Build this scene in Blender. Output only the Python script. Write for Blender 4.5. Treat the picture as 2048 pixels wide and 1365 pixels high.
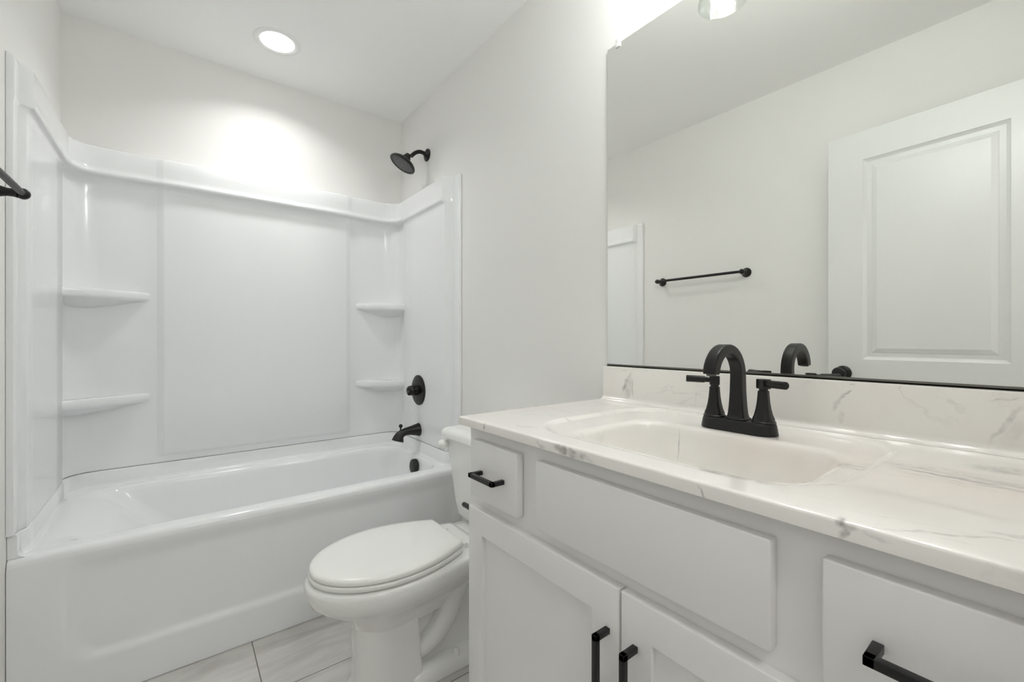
import bpy, bmesh, math
from mathutils import Vector, Matrix
PI = math.pi
sc = bpy.context.scene
for o in list(bpy.data.objects):
    bpy.data.objects.remove(o)
COL = sc.collection

# ------------------------------------------------------------------ camera, world, exposure
XR, XL, YB, YF, YT, ZC = 1.095, -0.384, 2.548, -0.045, 1.823, 2.445   # right / left / back / front wall, tub front, ceiling
cam_d = bpy.data.cameras.new('camera')
cam_d.sensor_width = 36.0
cam_d.lens = 866.0 / 2048.0 * 36.0
cam_d.shift_y = -3.5 / 2048.0
cam_d.clip_start = 0.01
cam = bpy.data.objects.new('camera', cam_d); COL.objects.link(cam)
cam.location = (0, 0, 1.10)
cam.rotation_euler = (PI / 2, 0, -math.radians(37.6))
sc.camera = cam

LENS_W = 2.6        # tub ceiling light (watts)
BULB_E = 66.0      # vanity bulbs
HALL_W = 5.4      # added fill light in the unseen hall (watts)
world = bpy.data.worlds.new('world'); sc.world = world
world.use_nodes = True
world.node_tree.nodes['Background'].inputs[0].default_value = (1, 1, 1, 1)
world.node_tree.nodes['Background'].inputs[1].default_value = 0.35
hl = bpy.data.lights.new('hall_fill', 'AREA'); hl.shape = 'DISK'; hl.size = 0.35; hl.energy = HALL_W
hlo = bpy.data.objects.new('hall_fill', hl); COL.objects.link(hlo); hlo.location = (0.15, -0.75, 2.42)  # added fill without a fitting, brightens the bathroom through the doorway

vs = sc.view_settings
vs.view_transform = 'Standard'; vs.look = 'None'; vs.gamma = 1.0; vs.use_curve_mapping = False
vs.exposure = 0.38
sc.cycles.max_bounces = 12
sc.cycles.diffuse_bounces = 8
sc.cycles.glossy_bounces = 6
sc.cycles.transparent_max_bounces = 12
sc.cycles.sample_clamp_indirect = 0.0

# ------------------------------------------------------------------ materials
def lin(c):
    return tuple(((v / 255) / 12.92 if v / 255 <= 0.04045 else ((v / 255 + 0.055) / 1.055) ** 2.4) for v in c) + (1.0,)

def mat(name, rgb, rough=0.5, metal=0.0, spec=0.5, coat=0.0):
    m = bpy.data.materials.new(name); m.use_nodes = True
    b = m.node_tree.nodes['Principled BSDF']
    b.inputs['Base Color'].default_value = lin(rgb)
    b.inputs['Roughness'].default_value = rough
    b.inputs['Metallic'].default_value = metal
    b.inputs['Specular IOR Level'].default_value = spec
    if coat:
        b.inputs['Coat Weight'].default_value = coat
        b.inputs['Coat Roughness'].default_value = 0.04
    return m

def noise_paint(m, scale, strength, dist=0.002):
    """fine surface texture (roller stipple, casting) as a bump"""
    nt = m.node_tree; n = nt.nodes; b = n['Principled BSDF']
    tc = n.new('ShaderNodeTexCoord'); no = n.new('ShaderNodeTexNoise'); bp = n.new('ShaderNodeBump')
    no.inputs['Scale'].default_value = scale; no.inputs['Detail'].default_value = 3
    bp.inputs['Strength'].default_value = strength; bp.inputs['Distance'].default_value = dist
    nt.links.new(tc.outputs['Object'], no.inputs['Vector'])
    nt.links.new(no.outputs['Fac'], bp.inputs['Height'])
    nt.links.new(bp.outputs['Normal'], b.inputs['Normal'])
    return m

class NB:
    """small node helper"""
    def __init__(s, m):
        s.nt = m.node_tree; s.n = s.nt.nodes; s.b = s.n['Principled BSDF']
    def lk(s, a, b): s.nt.links.new(a, b)
    def val(s, sock, v):
        if hasattr(v, 'is_output'): s.lk(v, sock)
        else: sock.default_value = v
    def math(s, op, a, b=0.0, c=None, clamp=False):
        k = s.n.new('ShaderNodeMath'); k.operation = op; k.use_clamp = clamp
        s.val(k.inputs[0], a); s.val(k.inputs[1], b)
        if c is not None: s.val(k.inputs[2], c)
        return k.outputs[0]
    def noise(s, vec, scale, detail=4, rough=0.55, dist=0.0):
        k = s.n.new('ShaderNodeTexNoise'); s.lk(vec, k.inputs['Vector'])
        k.inputs['Scale'].default_value = scale; k.inputs['Detail'].default_value = detail
        k.inputs['Roughness'].default_value = rough; k.inputs['Distortion'].default_value = dist
        return k.outputs['Fac']
    def mapping(s, vec, loc=(0, 0, 0), rot=(0, 0, 0), scale=(1, 1, 1)):
        k = s.n.new('ShaderNodeMapping'); s.lk(vec, k.inputs['Vector'])
        k.inputs['Location'].default_value = loc; k.inputs['Rotation'].default_value = rot; k.inputs['Scale'].default_value = scale
        return k.outputs[0]
    def smooth(s, v, a, b):
        k = s.n.new('ShaderNodeMapRange'); k.interpolation_type = 'SMOOTHSTEP'
        s.val(k.inputs['Value'], v); k.inputs['From Min'].default_value = a; k.inputs['From Max'].default_value = b
        return k.outputs[0]
    def mix(s, f, a, b):
        k = s.n.new('ShaderNodeMix'); k.data_type = 'RGBA'
        s.val(k.inputs['Factor'], f)
        for sock, v in ((k.inputs[6], a), (k.inputs[7], b)):
            s.val(sock, v)
        return k.outputs[2]
    def sep(s, vec):
        k = s.n.new('ShaderNodeSeparateXYZ'); s.lk(vec, k.inputs[0]); return k.outputs

M_WALL = noise_paint(mat('wall_paint', (237, 236, 234), 0.85, spec=0.25), 260, 0.05)
M_CEIL = noise_paint(mat('ceiling_paint', (247, 247, 246), 0.95, spec=0.2), 180, 0.05)
M_TRIM = mat('trim_paint', (238, 238, 237), 0.35)
M_DOOR = mat('door_paint', (229, 230, 229), 0.32)
M_ACRYL = mat('white_acrylic', (240, 241, 242), 0.14, spec=0.4)
def acrylic(m):
    h = NB(m); pos = h.n.new('ShaderNodeNewGeometry').outputs['Position']; x, y, z = h.sep(pos)
    f = h.math('MULTIPLY', h.math('MULTIPLY', h.smooth(x, -0.052, -0.046), h.math('SUBTRACT', 1.0, h.smooth(x, 0.741, 0.747))),
               h.math('MULTIPLY', h.smooth(z, 0.583, 0.590), h.math('SUBTRACT', 1.0, h.smooth(z, 1.745, 1.755))))
    h.lk(h.math('MULTIPLY_ADD', f, 0.20, 0.12), h.b.inputs['Roughness'])
    return m
acrylic(M_ACRYL)
M_CHINA = mat('white_china', (242, 242, 240), 0.08, coat=0.5)
M_SEAT = mat('toilet_seat_plastic', (242, 242, 239), 0.2)
M_CAB = noise_paint(mat('cabinet_paint', (235, 234, 233), 0.38), 90, 0.03)
M_BLACK = mat('matte_black_metal', (19, 18, 17), 0.36, metal=0.0, spec=0.42)
M_NOZ = mat('spray_face_rubber', (92, 93, 92), 0.5)
M_CHROME = mat('dull_channel', (120, 118, 112), 0.3, metal=0.9)
M_MIRROR = mat('mirror_silver', (246, 246, 242), 0.0, metal=1.0)
M_EDGE = mat('mirror_edge_glass', (120, 126, 118), 0.15)
M_PLAST = mat('clear_clip_plastic', (232, 232, 230), 0.12)
M_HOLE = mat('drain_metal', (36, 35, 34), 0.3, metal=0.7)

def emis(name, rgb, e):
    m = bpy.data.materials.new(name); m.use_nodes = True
    nt = m.node_tree; nt.nodes.clear()
    em = nt.nodes.new('ShaderNodeEmission'); out = nt.nodes.new('ShaderNodeOutputMaterial')
    em.inputs[0].default_value = rgb; em.inputs[1].default_value = e
    nt.links.new(em.outputs[0], out.inputs[0]); return m
M_LENS = emis('light_lens', (1.0, 0.995, 0.985, 1), 5.0)
M_BULB = emis('lamp_bulb', (1.0, 0.995, 0.985, 1), BULB_E)

def thin_glass(name):
    m = bpy.data.materials.new(name); m.use_nodes = True
    nt = m.node_tree; nt.nodes.clear()
    tr = nt.nodes.new('ShaderNodeBsdfTransparent'); gl = nt.nodes.new('ShaderNodeBsdfGlossy')
    mx = nt.nodes.new('ShaderNodeMixShader'); lw = nt.nodes.new('ShaderNodeLayerWeight'); pw = nt.nodes.new('ShaderNodeMath'); ad = nt.nodes.new('ShaderNodeMath'); out = nt.nodes.new('ShaderNodeOutputMaterial')
    tr.inputs[0].default_value = (0.93, 0.95, 0.94, 1); gl.inputs['Roughness'].default_value = 0.02
    lw.inputs[0].default_value = 0.5; pw.operation = 'POWER'; pw.inputs[1].default_value = 4.0
    ad.operation = 'MULTIPLY_ADD'; ad.inputs[1].default_value = 0.7; ad.inputs[2].default_value = 0.05
    nt.links.new(lw.outputs['Facing'], pw.inputs[0]); nt.links.new(pw.outputs[0], ad.inputs[0]); nt.links.new(ad.outputs[0], mx.inputs[0]); nt.links.new(tr.outputs[0], mx.inputs[1]); nt.links.new(gl.outputs[0], mx.inputs[2])
    nt.links.new(mx.outputs[0], out.inputs[0]); return m
M_GLASS = thin_glass('clear_shade_glass')

CT_ = 0.910
def marble():
    m = mat('cultured_marble', (240, 237, 232), 0.12, coat=0.5); h = NB(m)
    pos = h.n.new('ShaderNodeNewGeometry').outputs['Position']
    base = lin((241, 238, 233)); warm = lin((238, 230, 224)); grey = lin((160, 158, 155))
    cl = h.smooth(h.noise(pos, 2.6, 3), 0.42, 0.68)
    col = h.mix(cl, base, warm)
    # general faint veins: thin iso-lines of a stretched noise, kept to some areas
    v = h.noise(h.mapping(pos, rot=(0, 0, 0.35), scale=(3.4, 1.1, 2.0)), 2.3, 5, 0.6, 0.8)
    line = h.math('SUBTRACT', 1.0, h.smooth(h.math('ABSOLUTE', h.math('SUBTRACT', v, 0.5)), 0.0, 0.014))
    gate = h.smooth(h.noise(h.mapping(pos, loc=(3.1, 0.7, 0)), 3.2, 2), 0.52, 0.70)
    tot = h.math('MULTIPLY', h.math('MULTIPLY', line, gate), 0.16)
    # veins, smears and one thin upright basin line with a place of their own, each a wavering stroke
    wn = h.n.new('ShaderNodeTexNoise'); h.lk(pos, wn.inputs['Vector']); wn.inputs['Scale'].default_value = 38; wn.inputs['Detail'].default_value = 3
    sub = h.n.new('ShaderNodeVectorMath'); sub.operation = 'SUBTRACT'; h.lk(wn.outputs['Color'], sub.inputs[0]); sub.inputs[1].default_value = (0.5, 0.5, 0.5)
    scl = h.n.new('ShaderNodeVectorMath'); scl.operation = 'SCALE'; h.lk(sub.outputs[0], scl.inputs[0]); scl.inputs['Scale'].default_value = 0.022
    wp = h.n.new('ShaderNodeVectorMath'); wp.operation = 'ADD'; h.lk(pos, wp.inputs[0]); h.lk(scl.outputs[0], wp.inputs[1])
    wpos = wp.outputs[0]
    brk = h.math('MULTIPLY_ADD', h.smooth(h.noise(pos, 55, 4, 0.6), 0.36, 0.62), 0.65, 0.35)
    strk = h.smooth(h.noise(h.mapping(wpos, scale=(120, 7, 40)), 1.0, 3, 0.6, 0.3), 0.42, 0.64)
    D = math.radians
    top = [(0.852, 0.108, D(-93), 0.120, 0.060, 0.75, 1), (0.832, 0.205, D(-90), 0.042, 0.040, 0.65, 1), (0.945, 0.062, D(-70), 0.055, 0.036, 0.60, 0),
           (0.590, 0.078, D(-52), 0.085, 0.0045, 0.40, 0), (0.640, 0.035, D(-60), 0.030, 0.006, 0.4, 0), (0.715, 0.82, D(-55), 0.075, 0.004, 0.30, 0),
           (0.745, 0.742, D(-80), 0.02, 0.005, 0.45, 0), (0.760, 0.705, D(-62), 0.035, 0.003, 0.35, 0), (0.60, 0.725, D(-70), 0.04, 0.012, 0.22, 0),
           (0.99, 0.85, D(-100), 0.05, 0.008, 0.22, 0), (0.62, 0.52, D(-95), 0.05, 0.007, 0.2, 0), (0.63, 0.36, D(-95), 0.06, 0.006, 0.2, 0)]
    side = [(0.553, 0.818, 0.900, D(80), 0.014, 0.0045, 0.75), (0.553, 0.625, 0.899, D(15), 0.022, 0.005, 0.45), (0.553, 0.545, 0.899, D(4), 0.066, 0.0115, 0.95),
            (0.553, 0.147, 0.905, D(8), 0.014, 0.0075, 1.4), (0.553, 0.1475, 0.897, D(-55), 0.013, 0.0060, 1.3), (0.553, 0.120, 0.903, D(5), 0.016, 0.004, 0.40), (0.553, 0.304, 0.898, D(60), 0.014, 0.0022, 0.6),
            (1.0755, 0.830, 0.965, D(-67), 0.048, 0.0075, 0.75), (1.0755, 0.820, 0.952, D(-80), 0.048, 0.020, 0.34), (1.0755, 0.804, 0.955, D(88), 0.036, 0.0035, 0.45), (1.0755, 0.835, 1.004, D(0), 0.014, 0.002, 0.4),
            (1.0755, 0.296, 0.972, D(-60), 0.024, 0.0055, 0.75), (1.0755, 0.282, 0.994, D(-40), 0.014, 0.0035, 0.6), (1.0755, 0.293, 0.938, D(80), 0.016, 0.010, 0.3), (1.0755, 0.272, 1.011, D(0), 0.008, 0.002, 0.5),
            (1.0755, 0.069, 0.960, D(-62), 0.046, 0.0065, 0.42), (1.0755, 0.058, 0.950, D(-62), 0.04, 0.018, 0.18), (1.0755, 0.070, 0.999, D(-15), 0.022, 0.0025, 0.4), (1.0755, 0.607, 0.945, D(85), 0.034, 0.0028, 0.28), (0.903, 0.549, 0.862, D(90), 0.055, 0.0022, 0.7)]  # last one: thin dark upright line on the basin wall
    def stroke(loc, rot, sca, st, streaky):
        q = h.mapping(h.mapping(h.mapping(wpos, loc=loc), rot=rot), scale=sca)
        ln = h.n.new('ShaderNodeVectorMath'); ln.operation = 'LENGTH'; h.lk(q, ln.inputs[0])
        mk = h.math('SUBTRACT', 1.0, h.smooth(ln.outputs['Value'], 0.35, 1.0))
        return h.math('MULTIPLY', mk, h.math('MULTIPLY', strk if streaky else brk, st))
    for x, y, a, hl_, hw, st, sk in top:
        tot = h.math('MAXIMUM', tot, stroke((-x, -y, -CT_), (0, 0, -a), (1 / hl_, 1 / hw, 1 / 0.03), st, sk))
    for x, y, z, a, hl_, hw, st in side:
        tot = h.math('MAXIMUM', tot, stroke((-x, -y, -z), (-a, 0, 0), (1 / 0.016, 1 / hl_, 1 / hw), st, 0))
    col = h.mix(tot, col, grey)
    h.lk(col, h.b.inputs['Base Color'])
    return m
M_MARBLE = marble()

def tile_floor():
    m = mat('floor_tile', (206, 204, 200), 0.42); h = NB(m)
    pos = h.n.new('ShaderNodeNewGeometry').outputs['Position']
    x, y, z = h.sep(pos)
    W, L = 0.305, 0.61
    ry = h.math('DIVIDE', h.math('SUBTRACT', y, 1.525), W)
    row = h.math('FLOOR', ry)
    fy = h.math('FRACT', ry)
    par = h.math('MODULO', h.math('ADD', row, 20.0), 2.0)
    rx = h.math('ADD', h.math('DIVIDE', h.math('SUBTRACT', x, 0.211), L), h.math('MULTIPLY', par, 0.5))
    fx = h.math('FRACT', h.math('ADD', rx, 20.0))
    ex = h.math('MULTIPLY', h.math('MINIMUM', fx, h.math('SUBTRACT', 1.0, fx)), L)
    ey = h.math('MULTIPLY', h.math('MINIMUM', fy, h.math('SUBTRACT', 1.0, fy)), W)
    e = h.math('MINIMUM', ex, ey)
    grout = h.math('SUBTRACT', 1.0, h.smooth(e, 0.0011, 0.0022))
    tid = h.math('ADD', h.math('FLOOR', h.math('ADD', rx, 20.0)), h.math('MULTIPLY', row, 3.7))
    cmb = h.n.new('ShaderNodeCombineXYZ'); h.lk(tid, cmb.inputs[2])
    add = h.n.new('ShaderNodeVectorMath'); add.operation = 'ADD'; h.lk(pos, add.inputs[0]); h.lk(cmb.outputs[0], add.inputs[1])
    v1 = h.noise(h.mapping(add.outputs[0], rot=(0, 0, -0.25), scale=(1.6, 7.0, 1)), 2.2, 5, 0.6, 0.6)
    v2 = h.noise(h.mapping(add.outputs[0], scale=(5, 18, 1)), 2.0, 4, 0.6)
    c = h.mix(h.smooth(v1, 0.34, 0.68), lin((200, 197, 193)), lin((219, 217, 214)))
    c = h.mix(h.math('MULTIPLY', h.smooth(v2, 0.55, 0.75), 0.22), c, lin((176, 172, 168)))
    c = h.mix(grout, c, lin((120, 117, 113)))
    h.lk(c, h.b.inputs['Base Color'])
    bp = h.n.new('ShaderNodeBump'); bp.inputs['Strength'].default_value = 0.5; bp.inputs['Distance'].default_value = 0.0015
    h.lk(h.math('SUBTRACT', 1.0, grout), bp.inputs['Height']); h.lk(bp.outputs[0], h.b.inputs['Normal'])
    return m
M_FLOOR = tile_floor()

# ------------------------------------------------------------------ mesh helpers
def add_faces(bm, verts, faces):
    vv = [bm.verts.new(v) for v in verts]
    for f in faces:
        try: bm.faces.new([vv[i] for i in f])
        except ValueError: pass
    return vv

def add_box(bm, x0, x1, y0, y1, z0, z1, bev=0.0, seg=2, rot=None):
    t = bmesh.new()
    bmesh.ops.create_cube(t, size=1.0)
    for v in t.verts:
        v.co = Vector(((x0 + x1) / 2 + v.co.x * (x1 - x0), (y0 + y1) / 2 + v.co.y * (y1 - y0), (z0 + z1) / 2 + v.co.z * (z1 - z0)))
    if bev:
        bmesh.ops.bevel(t, geom=list(t.edges), offset=bev, segments=seg, profile=0.5, affect='EDGES')
    if rot is not None: bmesh.ops.transform(t, matrix=rot, verts=t.verts)
    merge(bm, t)

def merge(bm, t):
    me = bpy.data.meshes.new('tmp'); t.to_mesh(me); t.free(); bm.from_mesh(me); bpy.data.meshes.remove(me)

def loft(bm, loops, cap0=False, cap1=False, closed=True):
    rows = [[bm.verts.new(p) for p in l] for l in loops]
    n = len(rows[0])
    for a, b in zip(rows, rows[1:]):
        for i in range(n if closed else n - 1):
            j = (i + 1) % n
            bm.faces.new((a[i], a[j], b[j], b[i]))
    if cap0: bm.faces.new(list(reversed(rows[0])))
    if cap1: bm.faces.new(rows[-1])
    return rows

def rr(x0, x1, y0, y1, r, z, ns=6, nc=8):
    """rounded rectangle, counter-clockwise, fixed point count"""
    if not isinstance(r, (tuple, list)): r = (r,) * 4      # corners: (x1,y0) (x1,y1) (x0,y1) (x0,y0)
    cs = [(x1 - r[0], y0 + r[0], -PI / 2, r[0]), (x1 - r[1], y1 - r[1], 0, r[1]), (x0 + r[2], y1 - r[2], PI / 2, r[2]), (x0 + r[3], y0 + r[3], PI, r[3])]
    arcs = [[(cx + rad * math.cos(a0 + PI / 2 * k / nc), cy + rad * math.sin(a0 + PI / 2 * k / nc)) for k in range(nc + 1)] for cx, cy, a0, rad in cs]
    out = []
    for i in range(4):
        out += arcs[i]
        p, q = arcs[i][-1], arcs[(i + 1) % 4][0]
        out += [(p[0] + (q[0] - p[0]) * k / ns, p[1] + (q[1] - p[1]) * k / ns) for k in range(1, ns)]
    return [(x, y, z) for x, y in out]

def frame_of(d):
    d = Vector(d).normalized()
    a = Vector((0, 0, 1)) if abs(d.z) < 0.9 else Vector((1, 0, 0))
    u = d.cross(a).normalized(); v = u.cross(d).normalized()   # u, v, d ; u x v = -d or d
    return u, v, d

def add_lathe(bm, origin, axis, prof, seg=32, cap0=True, cap1=True):
    """prof: list of (distance along axis, radius)"""
    o = Vector(origin); u, v, d = frame_of(axis)
    loops = [[o + d * h + (u * math.cos(2 * PI * k / seg) + v * math.sin(2 * PI * k / seg)) * max(r, 1e-5) for k in range(seg)] for h, r in prof]
    loft(bm, loops, cap0, cap1)

def add_tube(bm, pts, rad, seg=16, caps=True):
    pts = [Vector(p) for p in pts]
    if not isinstance(rad, (list, tuple)): rad = [rad] * len(pts)
    loops = []; u = None
    for i, p in enumerate(pts):
        t = (pts[min(i + 1, len(pts) - 1)] - pts[max(i - 1, 0)]).normalized()
        if u is None: u = frame_of(t)[0]
        u = (u - t * u.dot(t)).normalized(); v = t.cross(u)
        loops.append([p + (u * math.cos(2 * PI * k / seg) + v * math.sin(2 * PI * k / seg)) * rad[i] for k in range(seg)])
    loft(bm, loops, caps, caps)

def bez(p0, p1, p2, n=8):
    p0, p1, p2 = Vector(p0), Vector(p1), Vector(p2)
    return [(1 - t) ** 2 * p0 + 2 * t * (1 - t) * p1 + t * t * p2 for t in [k / n for k in range(n + 1)]]

def root_off(p):
    v = Vector((0, 0, 0))
    while p is not None:
        v += p.location; p = p.parent
    return v

def obj(name, bm, m, parent=None, smooth=35, loc=None, label=None):
    """link a bmesh (in world coordinates) as ONE mesh object under parent"""
    bmesh.ops.remove_doubles(bm, verts=bm.verts, dist=1e-6)
    bmesh.ops.recalc_face_normals(bm, faces=bm.faces)
    if loc is not None or parent is not None:
        off = root_off(parent) if loc is None else Vector(loc)
        bmesh.ops.translate(bm, vec=-off, verts=bm.verts)
    me = bpy.data.meshes.new(name); bm.to_mesh(me); bm.free()
    if smooth:
        for p in me.polygons: p.use_smooth = True
        me.set_sharp_from_angle(angle=math.radians(smooth))
    me.materials.append(m)
    o = bpy.data.objects.new(name, me); COL.objects.link(o)
    if parent is not None: o.parent = parent
    elif loc is not None: o.location = loc
    if label: o['label'] = label
    return o

def tag(o, label, cat, group=None, kind=None):
    o['label'] = label; o['category'] = cat
    if group: o['group'] = group
    if kind: o['kind'] = kind
    return o

def thing(name, label, cat, loc, group=None):
    o = bpy.data.objects.new(name, None); COL.objects.link(o); o.location = loc; o.empty_display_size = 0.1
    return tag(o, label, cat, group)

def struct(name, bm, m, label, cat, smooth=0, loc=None):
    return tag(obj(name, bm, m, None, smooth, loc), label, cat, kind='structure')

def boxes(*bs, bev=0.0):
    bm = bmesh.new()
    for b in bs: add_box(bm, *b, bev=bev)
    return bm

# ------------------------------------------------------------------ room shell
T = 0.10
struct('floor', boxes((XL - T, XR + T, -1.35, YB + T, -0.08, 0)), M_FLOOR, 'pale grey tiled floor with thin dark grout lines', 'floor')
struct('ceiling', boxes((XL - T, XR + T, -1.35, YB + T, ZC, ZC + 0.08)), M_CEIL, 'flat white ceiling over the tub and mirror', 'ceiling')
struct('wall_back', boxes((XL - T, XR + T, YB, YB + T, 0, ZC)), M_WALL, 'off-white painted wall behind the bathtub', 'wall')
struct('wall_right', boxes((XR, XR + T, YF, YB, 0, ZC)), M_WALL, 'off-white wall carrying the mirror and the shower fittings', 'wall')
struct('wall_left', boxes((XL - T, XL, YF, YB, 0, ZC)), M_WALL, 'off-white wall with the black towel bar', 'wall')
DX0, DX1, DZ = -0.235, 0.515, 2.06
struct('wall_front', boxes((XL - T, DX0, YF - 0.11, YF, 0, ZC), (DX1, XR + T, YF - 0.11, YF, 0, ZC), (DX0, DX1, YF - 0.11, YF, DZ, ZC)), M_WALL,
       'off-white wall with the open doorway', 'wall')
struct('wall_hall', boxes((XL - T, XR + T, -1.35, -1.25, 0, ZC), (XL - T, XL, -1.25, YF - 0.11, 0, ZC), (XR, XR + T, -1.25, YF - 0.11, 0, ZC)), M_WALL,
       'off-white hall walls beyond the doorway', 'wall')
def casing():
    bm = bmesh.new()
    y0, y1 = YF + 0.0005, YF + 0.0125
    add_box(bm, DX0 - 0.055, DX0, y0, y1, 0, DZ + 0.055, bev=0.003)
    add_box(bm, DX1, DX1 + 0.03, y0, y1, 0, DZ + 0.055, bev=0.003)
    add_box(bm, DX0, DX1, y0, y1, DZ, DZ + 0.055, bev=0.003)
    return bm
struct('trim_1', casing(), M_TRIM, 'white casing around the doorway', 'trim')
def baseboard(x0, x1, y0, y1):
    bm = bmesh.new(); add_box(bm, x0, x1, y0, y1, 0.0005, 0.10, bev=0.003); return bm
struct('baseboard_left', baseboard(XL + 0.0005, XL + 0.013, 0.02, YT - 0.004), M_TRIM, 'white baseboard along the towel bar wall', 'baseboard')
struct('baseboard_right', baseboard(XR - 0.013, XR - 0.0005, 0.935, YT - 0.004), M_TRIM, 'white baseboard behind the toilet', 'baseboard')

# ------------------------------------------------------------------ bathtub and its surround
def plan(pl, pr, yb, es, rcx, rcy, cr, fl=0.016):
    """U-shaped inner outline of the alcove lining, left front -> back -> right front (fixed point count)"""
    P = [(XL + 0.0008, YT + 0.001), (XL + fl * 0.7, YT + 0.001), (XL + fl * 0.93, YT + 0.0025), (XL + fl, YT + 0.006), (XL + fl, 1.866)]
    P += [(XL + fl + 0.15 * (pl - XL - fl), 1.868), (XL + fl + 0.85 * (pl - XL - fl), 1.882), (pl, 1.886)]
    P += [(pl, 1.95), (pl, 2.1), (pl, 2.25), (pl, 2.374), (pl - es * 0.1, 2.3765), (pl - es * 0.9, 2.382), (pl - es, 2.385)]
    cx, cy = pl - es + rcx, yb - rcy
    for k in range(0, 11):
        a = PI - PI / 2 * k / 10
        P.append((cx + rcx * math.cos(a), cy + rcy * math.sin(a)))
    P += [(-0.15, yb), (-0.079, yb), (-0.075, yb - cr * 0.1), (-0.055, yb - cr * 0.92), (-0.051, yb - cr), (0.15, yb - cr), (0.35, yb - cr), (0.55, yb - cr),
          (0.746, yb - cr), (0.750, yb - cr * 0.92), (0.770, yb - cr * 0.1), (0.774, yb), (0.86, yb)]
    cx = pr + es - rcx
    for k in range(0, 11):
        a = PI / 2 - PI / 2 * k / 10
        P.append((cx + rcx * math.cos(a), cy + rcy * math.sin(a)))
    P += [(pr + es, 2.395), (pr + es * 0.9, 2.392), (pr + es * 0.1, 2.3865), (pr, 2.384), (pr, 2.25), (pr, 2.1), (pr, 1.95)]
    P += [(pr, 1.900), (XR - fl - 0.85 * (XR - fl - pr), 1.896), (XR - fl - 0.15 * (XR - fl - pr), 1.880), (XR - fl, 1.878)]
    P += [(XR - fl, YT + 0.006), (XR - fl * 0.93, YT + 0.0025), (XR - fl * 0.7, YT + 0.001), (XR - 0.0008, YT + 0.001)]
    return P
PL, PR, PY = XL + 0.030, XR - 0.053, YB - 0.040
base0 = plan(PL, PR, PY, 0.010, 0.10, 0.08, 0.0)
base1 = plan(PL, PR, PY, 0.010, 0.10, 0.08, 0.015)
band = plan(PL + 0.014, PR - 0.014, PY - 0.034, 0.0, 0.085, 0.085, 0.009, fl=0.018)
wallp = plan(XL + 0.001, XR - 0.001, YB - 0.001, 0.0, 0.02, 0.02, 0.0, fl=0.001)
def mixp(a, b, t): return [(p[0] + (q[0] - p[0]) * t, p[1] + (q[1] - p[1]) * t) for p, q in zip(a, b)]
def inset(a, d):
    out = []
    for i, p in enumerate(a):
        t = Vector(a[min(i + 1, len(a) - 1)]) - Vector(a[max(i - 1, 0)])
        t = t.normalized() if t.length > 1e-9 else Vector((0, 1))
        n = Vector((t.y, -t.x))       # to the right of travel = into the alcove
        out.append((p[0] + n.x * d, p[1] + n.y * d))
    return out

ZS = 0.545
def surround_mesh():
    bm = bmesh.new(); L = []
    def lv(p, z): L.append([(x, y, z) for x, y in p])
    lv(mixp(wallp, base0, 0.9), ZS); lv(base0, ZS + 0.003); lv(base0, 0.571); lv(mixp(base0, base1, 0.12), 0.574); lv(mixp(base0, base1, 0.88), 0.583); lv(base1, 0.586)
    for z in (0.8, 1.05, 1.3, 1.55, 1.70, 1.745): lv(base1, z)
    for t, z in ((0.04, 1.758), (0.14, 1.768), (0.34, 1.776), (0.66, 1.781), (0.95, 1.7830), (1.10, 1.7855), (1.19, 1.7895), (1.22, 1.7945), (1.19, 1.8000), (1.08, 1.8065), (1.01, 1.815), (1.0, 1.822)):
        lv(mixp(base1, band, t), z)
    lv(band, 1.85); lv(band, 1.893); lv(mixp(band, wallp, 0.05), 1.900); lv(mixp(band, wallp, 0.18), 1.9055); lv(mixp(band, wallp, 0.4), 1.9075); lv(wallp, 1.908)
    loft(bm, L, closed=False)
    return bm
sur = tag(obj('tub_surround', surround_mesh(), M_ACRYL, None, 32, loc=(0.355, PY, ZS)),
          'glossy white moulded wall surround lining the tub alcove', 'tub surround')

def shelf_mesh(S, Tp, corner, z, side):
    """corner shelf: front edge S (side wall) -> Tp (back wall), rounded edge, underside sweeping back to the corner"""
    S, Tp, K = Vector(S), Vector(Tp), Vector(corner)
    mid = (S + Tp) / 2; n = (mid - K).normalized()
    front = bez(S, mid + n * 0.030, Tp, 22)
    front = [Vector((p[0], p[1])) for p in [(q.x, q.y) for q in [Vector((v[0], v[1], 0)) for v in front]]]
    # round off the tip on the back wall
    out = front + [Tp * 0.85 + Vector((Tp.x, K.y)) * 0.15, Vector((Tp.x + (K.x - Tp.x) * 0.35, K.y)), K, Vector((K.x, S.y + (K.y - S.y) * 0.3))]
    def lp(s, zz, push=0.0):
        r = []
        for i, p in enumerate(out):
            if i < len(front):
                q = K + (p - K) * s
            else: q = K + (p - K) * s
            r.append((q.x, q.y, zz))
        return r
    bm = bmesh.new()
    loft(bm, [lp(0.93, z - 0.004), lp(0.965, z), lp(0.985, z - 0.0015), lp(0.997, z - 0.006), lp(1.0, z - 0.014), lp(0.999, z - 0.024), lp(0.990, z - 0.031), lp(0.970, z - 0.036),
              lp(0.90, z - 0.041), lp(0.78, z - 0.049), lp(0.62, z - 0.060), lp(0.40, z - 0.073), lp(0.15, z - 0.080)], True, True)
    return bm
for z, sd in ((1.305, 'L'), (0.862, 'L'), (1.305, 'R'), (0.862, 'R')):
    if sd == 'L': b_ = shelf_mesh((PL - 0.004, 2.368), (-0.095, PY + 0.004), (PL - 0.02, PY + 0.02), z, -1)
    else: b_ = shelf_mesh((PR + 0.004, 2.378), (0.800, PY + 0.004), (PR + 0.02, PY + 0.02), z, 1)
    obj('corner_shelf', b_, M_ACRYL, sur, 40)

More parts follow.
